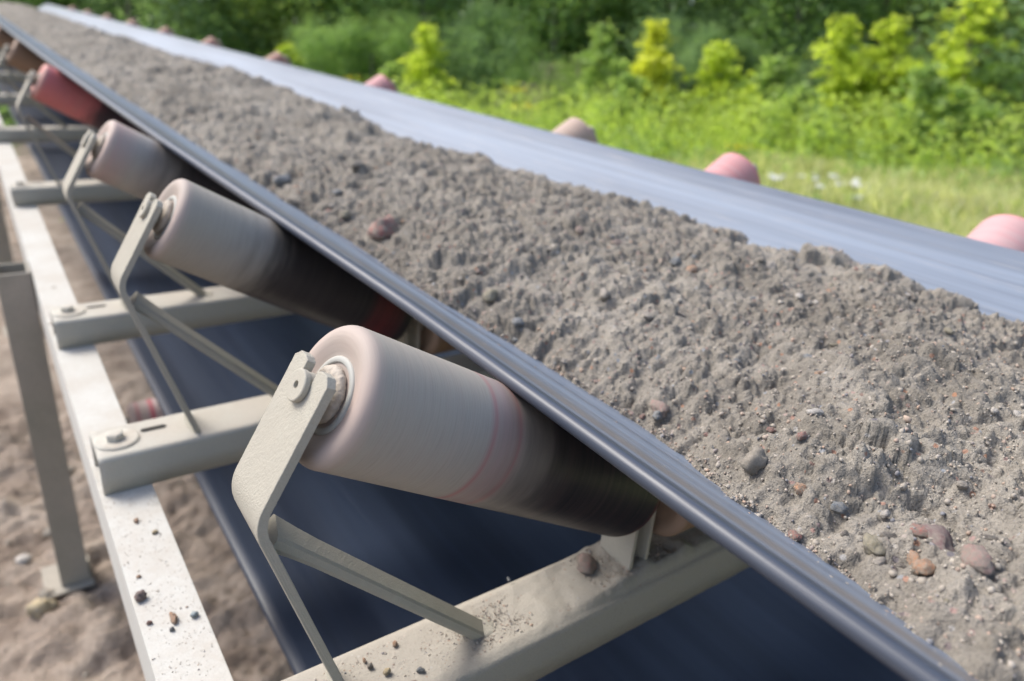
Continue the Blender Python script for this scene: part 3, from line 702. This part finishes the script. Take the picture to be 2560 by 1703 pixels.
bl = [(.158, .027, .0040, .003, .003, 'orange', 'orange pebble alone on the nearest beam, left of the brace foot'), (.132, -.004, .0042, .004, .0035, 'yellow', 'round yellowish pebble on the nearest beam by the leg'),
      (.165, -.021, .0048, .003, .003, 'blue', 'blue grey pebble on the nearest beam at the bottom of the picture'), (.435, .012, .017, .014, .010, 'pink', 'rounded pinkish grey stone on the beam against the inner support'),
      (.331, .045, .0035, .002, .002, 'blue', 'small dark sliver of stone on the shaded part of the beam'), (.150, -.034, .0045, .004, .0035, 'pink', 'reddish pebble on the nearest beam at the bottom of the picture'),
      (.120, .012, .0032, .003, .0028, 'dark', 'dark round pebble beside the leg on the nearest beam'), (.118, .024, .0038, .002, .002, 'orange', 'tan chip beside the leg on the nearest beam')]
for i, (x, y, a, b, c, m_, lab) in enumerate(bl): stone('pebble', x, y, HB + c * .8 + .002 + (.006 if x > .3 else 0), a, b, c, m_, lab, 'pebble', 'pebbles on the nearest beam', .6 + i, (i + 2) % 7)
# loose grains too many to count
def grains(name, pts, r0, r1, label):
    bm = bmesh.new(); bmesh.ops.create_icosphere(bm, subdivisions=1, radius=1); bv = np.array([v.co for v in bm.verts]); bf = np.array([[v.index for v in f.verts] for f in bm.faces]); bm.free()
    V = []; F = []; k = 0
    for (x, y, z) in pts:
        r = rng.uniform(r0, r1) * (1 + 1.2 * (rng.random() < .06)); q = bv * rng.uniform(.6, 1.2, 3) * r * (1 + .2 * rng.normal(size=(len(bv), 1))); V.append(q + (x, y, z)); F.append(bf + k); k += len(bv)
    o = obj(name, npmesh(name, np.concatenate(V), np.concatenate(F)), M_grit, mw=M4.copy()); return tag(o, label, 'sand', kind='stuff')
pts = []
for q in range(4200): x = rng.uniform(.06, .62); y = rng.uniform(-.036, .036); pts.append((x, y, HB + .0002 + .004 * max(0, min(1, (x - .1) / .35)) + (.018 * math.exp(-((x - .53) / .1) ** 2))))
grains('sand_grains', pts, .0004, .0011, 'fine sand grains scattered on the nearest beam')
pts = [(rng.uniform(-.074, -.002), y, .0003) for y in rng.uniform(.02, .66, 700)]
grains('sand_grains', pts, .0003, .0009, 'fine sand grains scattered on the rail')
pts = []
for q in range(26000):
    y = -.64 + 2.2 * rng.random() ** 1.5; x = rng.uniform(.33, 1.16); z = load_z(x, y)
    if z > wing_z(x) + TK - .004: pts.append((x, y, z + .0003))
grains('sand_grains', pts, .0006, .0019, 'coarse loose grains covering the sand heap')
pts = []
for q in range(9000):
    y = rng.uniform(-.64, 1.3); i_ = min(np.searchsorted(YR, y), len(YR) - 1); x = float(near_c[i_, 0]) - abs(rng.normal(0, .018)) + .01
    if x > edge_near(y) + .01: pts.append((x, y, max(load_z(x, y) if x > XR[0] else 0, wing_z(x) + TK) + .0004))
grains('sand_grains', pts, .0005, .0013, 'fringe of fine grains where the sand heap thins out on the belt')
pts = [(x, y, wing_z(x) + TK + .0005) for x, y in ((edge_near(float(yy)) + .035 + .2 * rng.random() ** .6, float(yy)) for yy in rng.uniform(-.6, 1.4, 5000))]
grains('sand_grains', pts, .0005, .0014, 'loose grains between the sand heap and the near belt edge')

# ------------------------------------------------------------------ terrain
def ground_z(x, y):
    """world axes"""
    x = np.asarray(x, float); y = np.asarray(y, float)
    z = -.935 + .05 * fbm(x * 1.3, y * 1.3, 51, 4) + .035 * fbm(x * 6, y * 6, 57, 3)
    bank = np.clip((x - 1.9) / 2.2, 0, 1); bank = bank * bank * (3 - 2 * bank)
    field = -.58 + .015 * (np.hypot(x, y) - 4) + .06 * fbm(x * .7, y * .7, 61, 3)
    z = z * (1 - bank) + field * bank
    ll = np.clip((-.16 - x) / .5, 0, 1) * np.clip((2.6 - y) / 1.2, 0, 1); z = z + .05 * ll * fbm(x * 9, y * 9, 63, 3)
    return z
def span(a, b, c, d, fine, coarse_ratio):
    l = [b]; s = fine
    while l[-1] > a: l.append(l[-1] - s); s *= coarse_ratio
    r = [c]; s = fine
    while r[-1] < d: r.append(r[-1] + s); s *= coarse_ratio
    return np.array(l[::-1] + list(np.arange(b + fine, c, fine)) + r)
gx = span(-60, -1.3, 1.2, 90, .014, 1.06); gy = span(-40, -.5, 3.2, 120, .014, 1.06)
GX, GY = np.meshgrid(gx, gy); GZ = ground_z(GX, GY) 
fine = ((GX > -1.5) & (GX < 1.6) & (GY > -.8) & (GY < 3.6))
GZ = GZ + np.where(fine, .11 * (np.abs(fbm(GX * 3, GY * 5, 70, 5)) - .2) + .022 * (np.abs(fbm(GX * 14, GY * 14, 71, 3)) - .2) + .014 * fbm(GX * 40, GY * 40, 73, 2), 0)
g = MT('ground_soil', .95, .15); px, py, pz = g.xyz()
n1 = g.noise(5, 5, .6); n2 = g.noise(70, 4, .7); n3 = g.noise(.8, 3, .6)
sandc = g.mix(g.ramp(n1, [(.3, 0.0), (.68, 1.0)]), (.20, .155, .125), (.47, .395, .33)); sandc = g.mix(g.ramp(n2, [(.35, .4), (.55, 0)]), sandc, (.17, .13, .10))
grassc = g.mix(g.ramp(n3, [(.35, 0.0), (.65, 1.0)]), (.36, .40, .18), (.26, .36, .13))
g.col(g.mix(g.ramp(g.math('ADD', g.math('MULTIPLY', px, .1), g.math('MULTIPLY', n1, .1)), [(.26, 0.0), (.34, 1.0)]), sandc, grassc)).bump(g.math('ADD', n1, n2), .8, .02)
ground = obj('ground', gridmesh('ground', GX, GY, GZ), g.m); tag(ground, 'brown sandy ground under the conveyor rising to a grassy field', 'ground', kind='structure')
def gz(x, y): return float(ground_z(x, y))
# clods and stones on the ground at lower left, in world axes
def wstone(name, x, y, r, c, lab, grp, i, cat='stone', zz=None, fl=.7):
    o = bpy.data.objects.new(name, smesh(i % 7, c)); COL.objects.link(o); z = gz(x, y) if zz is None else zz
    o.matrix_world = T(x, y, z + r * .3) @ Matrix.Rotation(i * 1.3, 4, 'Z') @ Matrix.Diagonal((r * 1.2, r, r * fl, 1)); return tag(o, lab, cat, grp)
wstone('stone', -.225, 1.84, .036, 'yellow', 'pale yellow orange stone on the ground in front of the leg', None, 2, fl=1.2)
wstone('stone', -.26, 2.18, .022, 'white', 'whitish stone on the ground left of the leg', None, 3)
for q in range(70):
    x, y = rng.uniform(-.9, .2), rng.uniform(.2, 3.0); r = .008 + .03 * rng.random() ** 3
    wstone('clod', x, y, r, 'clod', 'brown clod of earth like those around it on the sandy ground', 'clods on the ground', q, 'clod')

# ------------------------------------------------------------------ vegetation
def leaf_mat(name, a, b, trans=.45, tb=1.5):
    m = MT(name, .55, .3); n = m.N('ShaderNodeObjectInfo'); g_ = m.N('ShaderNodeNewGeometry'); v = m.noise(1.7, 2, .5)
    c = m.mix(g_.outputs['Random Per Island'], a, b); c = m.mix(m.ramp(v, [(.35, 0.0), (.65, .5)]), c, tuple(x * .62 for x in a)); m.col(c)
    t = m.N('ShaderNodeBsdfTranslucent'); mm = m.mix(1.0, c, (tb, tb * 1.05, tb * .6), 'MULTIPLY'); m.L(mm, t.inputs[0])
    x = m.N('ShaderNodeMixShader'); x.inputs[0].default_value = trans; m.L(m.b.outputs[0], x.inputs[1]); m.L(t.outputs[0], x.inputs[2])
    m.L(x.outputs[0], m.t.nodes['Material Output'].inputs[0]); return m.m
LM = {'dark': leaf_mat('leaf_dark', (.15, .24, .12), (.25, .36, .16), .5, 1.6), 'mid': leaf_mat('leaf_mid', (.22, .34, .13), (.34, .48, .18), .5, 1.6),
      'blue': leaf_mat('leaf_willow', (.20, .31, .16), (.31, .43, .22), .5, 1.6), 'olive': leaf_mat('leaf_olive', (.24, .32, .10), (.36, .45, .15), .5, 1.6),
      'lime': leaf_mat('leaf_lime', (.44, .53, .07), (.62, .69, .15), .5, 1.55), 'green': leaf_mat('leaf_fresh', (.27, .39, .13), (.42, .53, .20), .5, 1.5),
      'yell': leaf_mat('leaf_yellow_green', (.56, .59, .07), (.70, .70, .14), .5, 1.55), 'wood': leaf_mat('leaf_wood', (.10, .17, .07), (.16, .25, .10), .5, 1.5)}
M_bark = stone_mat('bark', (.14, .105, .075), (.20, .16, .12), 12)
M_stem = MT('green_stem', .8).col((.16, .20, .07)).m
def leaves(C, size, asp=.45, flatness=.6):
    """C: (n,3) centres; one folded rhombus each"""
    n = len(C); d = rng.normal(size=(n, 3)); d[:, 2] *= flatness; d /= np.linalg.norm(d, axis=1)[:, None]
    e = rng.normal(size=(n, 3)); e -= d * (e * d).sum(1)[:, None]; e /= np.linalg.norm(e, axis=1)[:, None]
    s = (size * rng.uniform(.6, 1.3, n))[:, None]; w = s * asp
    V = np.stack([C - d * s * .5, C + e * w * .5 + 0 * d, C + d * s * .5, C - e * w * .5], 1).reshape(-1, 3)
    F = np.arange(n * 4).reshape(-1, 4); return V, F
def crown_pts(h, rad_, z0, ncl, per, spread):
    pts = []
    lobes = [(rng.normal(0, rad_ * .45), rng.normal(0, rad_ * .45), z0 + (h - z0) * rng.random(), rad_ * rng.uniform(.35, .7)) for _ in range(11)]
    for _ in range(ncl):
        lx, ly, lz, lr = lobes[rng.integers(len(lobes))]; v = rng.normal(size=3); v /= np.linalg.norm(v); rr = lr * rng.random() ** .25
        c = np.array([lx, ly, lz]) + v * rr * (1, 1, 1.1)
        if c[2] < .1: c[2] = .1 + rng.random() * .4
        pts.append(c + rng.normal(size=(per, 3)) * spread * rng.uniform(.6, 1.3) * (1, 1, .8))
    return np.concatenate(pts)
def trunk_mesh(h, r, lean=(0, 0), limbs=6, seed=0):
    V = []; F = []
    def tube(p0, p1, r0, r1, n=7, seg=5, wob=.04):
        base = len(V); 
        for k in range(seg + 1):
            t = k / seg; c = p0.lerp(p1, t) + Vector((math.sin(seed + t * 5), math.cos(seed * 2 + t * 4), 0)) * wob * (p1 - p0).length * t * (1.2 - t)
            for a in range(n):
                th = 2 * math.pi * a / n; V.append((c.x + (r0 + (r1 - r0) * t) * math.cos(th), c.y + (r0 + (r1 - r0) * t) * math.sin(th), c.z))
        for k in range(seg):
            for a in range(n): b = (a + 1) % n; F.append((base + k * n + a, base + k * n + b, base + (k + 1) * n + b, base + (k + 1) * n + a))
    top = Vector((lean[0], lean[1], h)); tube(Vector((0, 0, -.1)), top, r, r * .35)
    for i in range(limbs):
        t = .25 + .65 * i / limbs; p = Vector((0, 0, 0)).lerp(top, t); a = i * 2.4 + seed; q = p + Vector((math.cos(a), math.sin(a), .9)) * h * .22
        tube(p, q, r * (1 - t) * .6 + .008, r * .1 + .004, 5, 3)
    return pymesh('trunk', V, F)
protos = []
for i in range(4):
    C = crown_pts(6.2, 2.0, .1, 430, 36, .26); V, F = leaves(C, .16, .45)
    protos.append(npmesh('crown', V, F))
def polar(az, d): a = rad(az); return (-.14 + d * math.sin(a), -.6 + d * math.cos(a))
trees = [ # azimuth, distance, leaf kind, proto, scale, label
 (4, 24, 'mid', 0, 1.1, 'blurred light green tree beyond the top end of the belt'), (9, 21, 'dark', 1, 1.0, 'dark green tree at the top left above the belt'),
 (14.5, 19, 'dark', 2, 1.0, 'dark shady tree right of the upper belt end'), (19, 18, 'olive', 3, .9, 'olive green bushy tree between two dark ones at upper left'),
 (23.5, 18, 'mid', 0, 1.0, 'grey green willow above the small brown rollers'), (28.5, 17, 'blue', 1, .95, 'tall willow behind the lone lime sapling left of centre'),
 (33, 19, 'mid', 2, 1.05, 'mid green tree at the top centre'), (37.5, 17.5, 'mid', 3, .95, 'leafy green tree above the yellow ragwort'),
 (42, 19, 'olive', 0, 1.0, 'olive tree behind the dried willowherb'), (46.5, 18, 'blue', 1, .95, 'grey green tree with a deep shade gap right of centre'),
 (51, 18.5, 'dark', 2, 1.0, 'dark tree with a bare brown trunk showing'), (55.5, 16.5, 'blue', 3, .95, 'grey green willow between two groups of saplings'),
 (60, 18, 'mid', 0, 1.05, 'mid green tree behind the tall lime sapling'), (64.5, 16, 'olive', 1, .95, 'olive willow leaning behind the right saplings'),
 (69, 17, 'dark', 2, 1.0, 'dark tree near the right edge'), (73, 15, 'dark', 3, 1.0, 'darkest tree cut by the right edge'), (1, 27, 'mid', 2, 1.1, 'pale green tree behind the top left corner'),
 (77, 17, 'mid', 0, 1.0, 'green tree beyond the right edge')]
pc_ = {}
for i, (az, d, k, p, s, lab) in enumerate(trees):
    x, y = polar(az, d); e = empty('tree', T(x, y, gz(x, y)), lab, 'tree', 'trees behind the field')
    if (p, k) not in pc_:
        m = protos[p].copy(); m.materials.append(LM[k]); pc_[(p, k)] = m
    c = obj('crown', pc_[(p, k)], None, e); c.rotation_euler = (0, 0, i * 1.9); c.scale = (s, s, s)
    obj('trunk', trunk_mesh(4.5 * s, .09, (rng.normal(0, .4), rng.normal(0, .4)), 7, i), M_bark, e)
# a second darker belt of wood behind, reads as one mass
C = []
for q in range(4200):
    az = rng.uniform(-6, 82); d = rng.uniform(24, 32); x, y = polar(az, d); C.append(np.array([x, y, gz(x, y) + 7.5 * rng.random() ** 1.3]) + rng.normal(size=(14, 3)) * .55)
V, F = leaves(np.concatenate(C), .42, .6); wood = obj('wood', npmesh('wood', V, F), LM['wood']); tag(wood, 'dark far wood closing the background behind the trees', 'wood', kind='stuff')
shr = [(21, 15, 'mid', .42, 'low green bush behind the small brown roller ends'), (25, 14.5, 'mid', .36, 'pale bush left of the lone lime sapling'), (32, 14.5, 'blue', .40, 'grey green bush right of the lone lime sapling'),
 (36.5, 14.5, 'mid', .38, 'round bush behind the ragwort'), (40, 14, 'green', .34, 'fresh green bush right of the willowherb'), (47.5, 14.2, 'blue', .34, 'wide green bush behind the yellowest sapling'),
 (52, 14.3, 'dark', .34, 'mid green bush behind the dull sapling'), (56, 14, 'dark', .34, 'green bush left behind the tall tiered sapling'), (62, 14, 'dark', .38, 'bush between the slim and the tallest sapling'),
 (67.5, 14.2, 'olive', .42, 'olive bush behind the rightmost sapling'), (71, 13.5, 'mid', .40, 'bush at the right edge of the picture')]
for i, (az, d, k, sc_, lab) in enumerate(shr):
    x, y = polar(az, d); e = empty('bush', T(x, y, gz(x, y)), lab, 'bush', 'bushes between the saplings and the trees'); p = i % 4
    if (p, k) not in pc_:
        m = protos[p].copy(); m.materials.append(LM[k]); pc_[(p, k)] = m
    c = obj('foliage', pc_[(p, k)], None, e); c.rotation_euler = (0, 0, i * 2.3); c.scale = (sc_ * 1.1, sc_ * 1.1, sc_ * rng.uniform(.75, 1.05))
    obj('stem', trunk_mesh(1.6, .03, (0, 0), 5, i), M_bark, e)
# lime saplings: stem with whorls of leafy sprays
def sapling(az, d, h, k, lab, w=.32, n=54, seed=0):
    x, y = polar(az, d); e = empty('sapling', T(x, y, gz(x, y)), lab, 'sapling', 'young lime green saplings in the field')
    pts = []
    for lead in range(3 if w > .3 else 1):                     # one to three leading shoots, sprays of leaves on short side twigs
        la, lr = rng.uniform(0, 6.28), (0 if lead == 0 else w * rng.uniform(.5, 1.0)); lh = h * (1 if lead == 0 else rng.uniform(.55, .85))
        nn = int(n * (.75 if lead == 0 else .4))
        for q in range(nn):
            t = (q + rng.random()) / nn; z = lh * (.10 + .90 * t); r = w * (1.05 - t) ** .5 * rng.uniform(.2, 1.1) * (.35 + .65 * math.sin(t * 15 + seed) ** 2); a = rng.uniform(0, 6.28)
            c = np.array([lr * t * math.cos(la) + r * math.cos(a), lr * t * math.sin(la) + r * math.sin(a), z]); dr = np.array([math.cos(a), math.sin(a), -.25]); m_ = 26
            pts.append(c + dr * rng.uniform(-.16, .16, (m_, 1)) + rng.normal(size=(m_, 3)) * (.055, .055, .03))
    V, F = leaves(np.concatenate(pts), .115, .55, .35)
    obj('foliage', npmesh('foliage', V, F), LM[k], e); obj('stem', trunk_mesh(h * .95, .014, (rng.normal(0, .05), rng.normal(0, .05)), 5, seed), M_bark, e)
sap = [(29.0, 12.6, 3.6, 'lime', 'lone lime green sapling left of centre above the belt', .40), (26.5, 13.5, 1.0, 'green', 'low green sapling left of the lone lime one', .5),
 (19.2, 15.0, 2.1, 'lime', 'yellowish low sapling above the small brown roller end', .34), (41.6, 12.8, 4.0, 'green', 'fresh green sapling right of the dried willowherb', .42), (45.3, 12.2, 4.2, 'yell', 'yellowest slim sapling left of the wide bushy ones', .24),
 (43.7, 11.6, .6, 'green', 'short green sapling below the yellowest slim one', .5), (49.9, 12.2, 2.8, 'lime', 'wide lime sapling above the rosy roller end', .55), (53.7, 12.6, 2.0, 'green', 'dull green sapling between the wide and the tall lime ones', .42),
 (57.6, 11.8, 4.5, 'lime', 'tall tiered lime sapling right of centre', .44), (60.8, 12.0, 4.4, 'lime', 'slim lime sapling just right of the tall tiered one', .30), (65.0, 11.6, 6.0, 'lime', 'tallest lime sapling at the right, tip above the picture', .50),
 (63.1, 10.8, 1.6, 'green', 'bushy sapling in front of the tallest lime one', .5), (55.5, 11.0, .0, 'green', 'low bushy sapling behind the white daisies', .5), (67.2, 11.8, 1.6, 'green', 'green sapling at the right against the dark tree', .34)]
def top_h(az, d, el):      # height that reaches the given elevation seen from standing height beside the belt
    x, y = polar(az, d); return .692 - gz(x, y) + d * math.tan(rad(el))
for i, a in enumerate(sap): sapling(a[0], a[1], top_h(a[0], a[1], a[2]), a[3], a[4], a[5] * 1.3, n=84, seed=i)
# undergrowth weeds in front of the trees
C = []
for q in range(3000):
    az = rng.uniform(6, 76); d = rng.uniform(11.5, 16) if rng.random() < .8 else rng.uniform(8.5, 11.5); x, y = polar(az, d); hh = .22 + .5 * rng.random() + .35 * (d > 12.5)
    C.append(np.array([x, y, gz(x, y)]) + np.stack([rng.normal(0, .16, 22), rng.normal(0, .16, 22), hh * rng.random(22)], 1))
V, F = leaves(np.concatenate(C), .11, .35, 1.2); u_ = obj('undergrowth', npmesh('undergrowth', V, F), LM['green']); tag(u_, 'tangled green weeds at the foot of the saplings', 'undergrowth', kind='stuff')
C = []
for q in range(1700):
    az = rng.uniform(40, 69) if q % 3 else rng.uniform(24, 40); d = rng.uniform(9.8, 12.8); x, y = polar(az, d); hh = .25 + 1.0 * rng.random() ** 1.4
    C.append(np.array([x, y, gz(x, y)]) + np.stack([rng.normal(0, .12, 26), rng.normal(0, .12, 26), hh * rng.random(26) ** .7], 1))
V, F = leaves(np.concatenate(C), .085, .4, .8); u_ = obj('tall_weeds', npmesh('tall_weeds', V, F), leaf_mat('leaf_weeds', (.42, .54, .12), (.58, .67, .20), .5, 1.55)); tag(u_, 'bright lime weeds filling the gaps between the saplings', 'undergrowth', kind='stuff')
# grass
def grass(name, n, dmin, dmax, h0, h1, mat, lab, az0=20, az1=80):
    az = np.radians(rng.uniform(az0, az1, n)); d = np.sqrt(rng.uniform(dmin ** 2, dmax ** 2, n)); x = -.14 + d * np.sin(az); y = -.6 + d * np.cos(az)
    keep = x > 2.1; x, y = x[keep], y[keep]; n = len(x); z = ground_z(x, y); h = rng.uniform(h0, h1, n) * (.7 + .5 * vnoise(x * .9, y * .9, 5)); a = rng.uniform(0, 6.28, n); w = .006 + .004 * rng.random(n)
    lx, ly = rng.normal(0, .25, n) * h, rng.normal(0, .25, n) * h
    V = np.stack([np.stack([x - w * np.cos(a), y - w * np.sin(a), z], 1), np.stack([x + w * np.cos(a), y + w * np.sin(a), z], 1), np.stack([x + lx * .35 + w * .6 * np.cos(a), y + ly * .35 + w * .6 * np.sin(a), z + h * .6], 1), np.stack([x + lx, y + ly, z + h], 1)], 1).reshape(-1, 3)
    o = obj(name, npmesh(name, V, np.arange(n * 4).reshape(-1, 4)), mat); return tag(o, lab, 'grass', kind='stuff')
grass('grass', 100000, 2.6, 15, .14, .40, leaf_mat('grass_green', (.26, .38, .10), (.42, .52, .17), .5, 1.5), 'green grass of the field behind the conveyor')
grass('dry_grass', 80000, 3.2, 12, .18, .46, leaf_mat('grass_straw', (.58, .58, .32), (.76, .74, .50), .5, 1.4), 'pale straw coloured dry grass stalks in the field')
# flowers
def flower_plant(name, x, y, h, heads, hr, mat, lab, cat, grp=None, n=60, sz=.02):
    e = empty(name, T(x, y, gz(x, y)), lab, cat, grp); st = pymesh('stem', *stemgeo(h)); obj('stem', st, M_stem, e)
    C = np.array([0, 0, h]) + np.stack([rng.normal(0, hr, n), rng.normal(0, hr, n), rng.normal(0, hr * .22, n)], 1); V, F = leaves(C, sz, .8, .2); obj('blossom', npmesh('blossom', V, F), mat, e)
    C = np.stack([rng.normal(0, .06, 50), rng.normal(0, .06, 50), rng.uniform(.05, h * .85, 50)], 1); V, F = leaves(C, .07, .3, .8); obj('foliage', npmesh('foliage', V, F), LM['green'], e)
def stemgeo(h):
    V = []; F = []
    for k in range(2):
        for a in range(5): V.append((.005 * math.cos(a * 1.2566), .005 * math.sin(a * 1.2566), h * k))
    for a in range(5): b = (a + 1) % 5; F.append((a, b, 5 + b, 5 + a))
    return V, F
M_yel = MT('ragwort_yellow', .7).col((.90, .74, .02)).m; M_wht = MT('daisy_white', .7).col((.9, .9, .86)).m; M_pur = MT('willowherb_dry', .8).col((.52, .38, .34)).m
for (az, d, el, lab) in ((35.4, 8.0, -.4, 'bright yellow ragwort flower head standing above the belt at centre'), (36.2, 8.0, -1.6, 'smaller yellow ragwort right below the bright one'),
                        (51.8, 8.0, -3.9, 'yellow flower just above the rosy roller end'), (23.4, 9.5, .1, 'tiny yellow flower above the far belt edge at left')):
    x, y = polar(az, d); flower_plant('ragwort', x, y, top_h(az, d, el), 1, .070, M_yel, lab, 'flower')
for q in range(22):
    az = rng.uniform(53.5, 63); d = rng.uniform(6.8, 9.6); x, y = polar(az, d); flower_plant('daisy', x, y, top_h(az, d, -5.2 - 1.6 * rng.random() - .12 * (az - 57)), 1, .014, M_wht, 'small white daisy like the others in the pale dry grass', 'flower', 'white daisies in the dry grass', n=34, sz=.036)
for (az, d, h, lab) in ((37.8, 10.5, 1.45, 'tall dried brownish pink willowherb right of the ragwort'), (34.5, 10.8, 1.10, 'dried pinkish willowherb left of the ragwort'), (36.6, 10.2, 1.2, 'smaller dried willowherb behind the ragwort')):
    x, y = polar(az, d); e = empty('willowherb', T(x, y, gz(x, y)), lab, 'plant', 'dried willowherbs'); obj('stem', pymesh('stem', *stemgeo(h)), M_stem, e)
    C = np.stack([rng.normal(0, .11, 260), rng.normal(0, .11, 260), h - .45 * rng.random(260) ** 1.3], 1); V, F = leaves(C, .03, .35, 1.5); obj('foliage', npmesh('foliage', V, F), M_pur, e)  # first mesh is the dried brownish pink seed heads, filed under foliage
    C = np.stack([rng.normal(0, .09, 160), rng.normal(0, .09, 160), h * .75 * rng.random(160)], 1); V, F = leaves(C, .08, .25, .8); obj('foliage', npmesh('foliage', V, F), LM['green'], e)
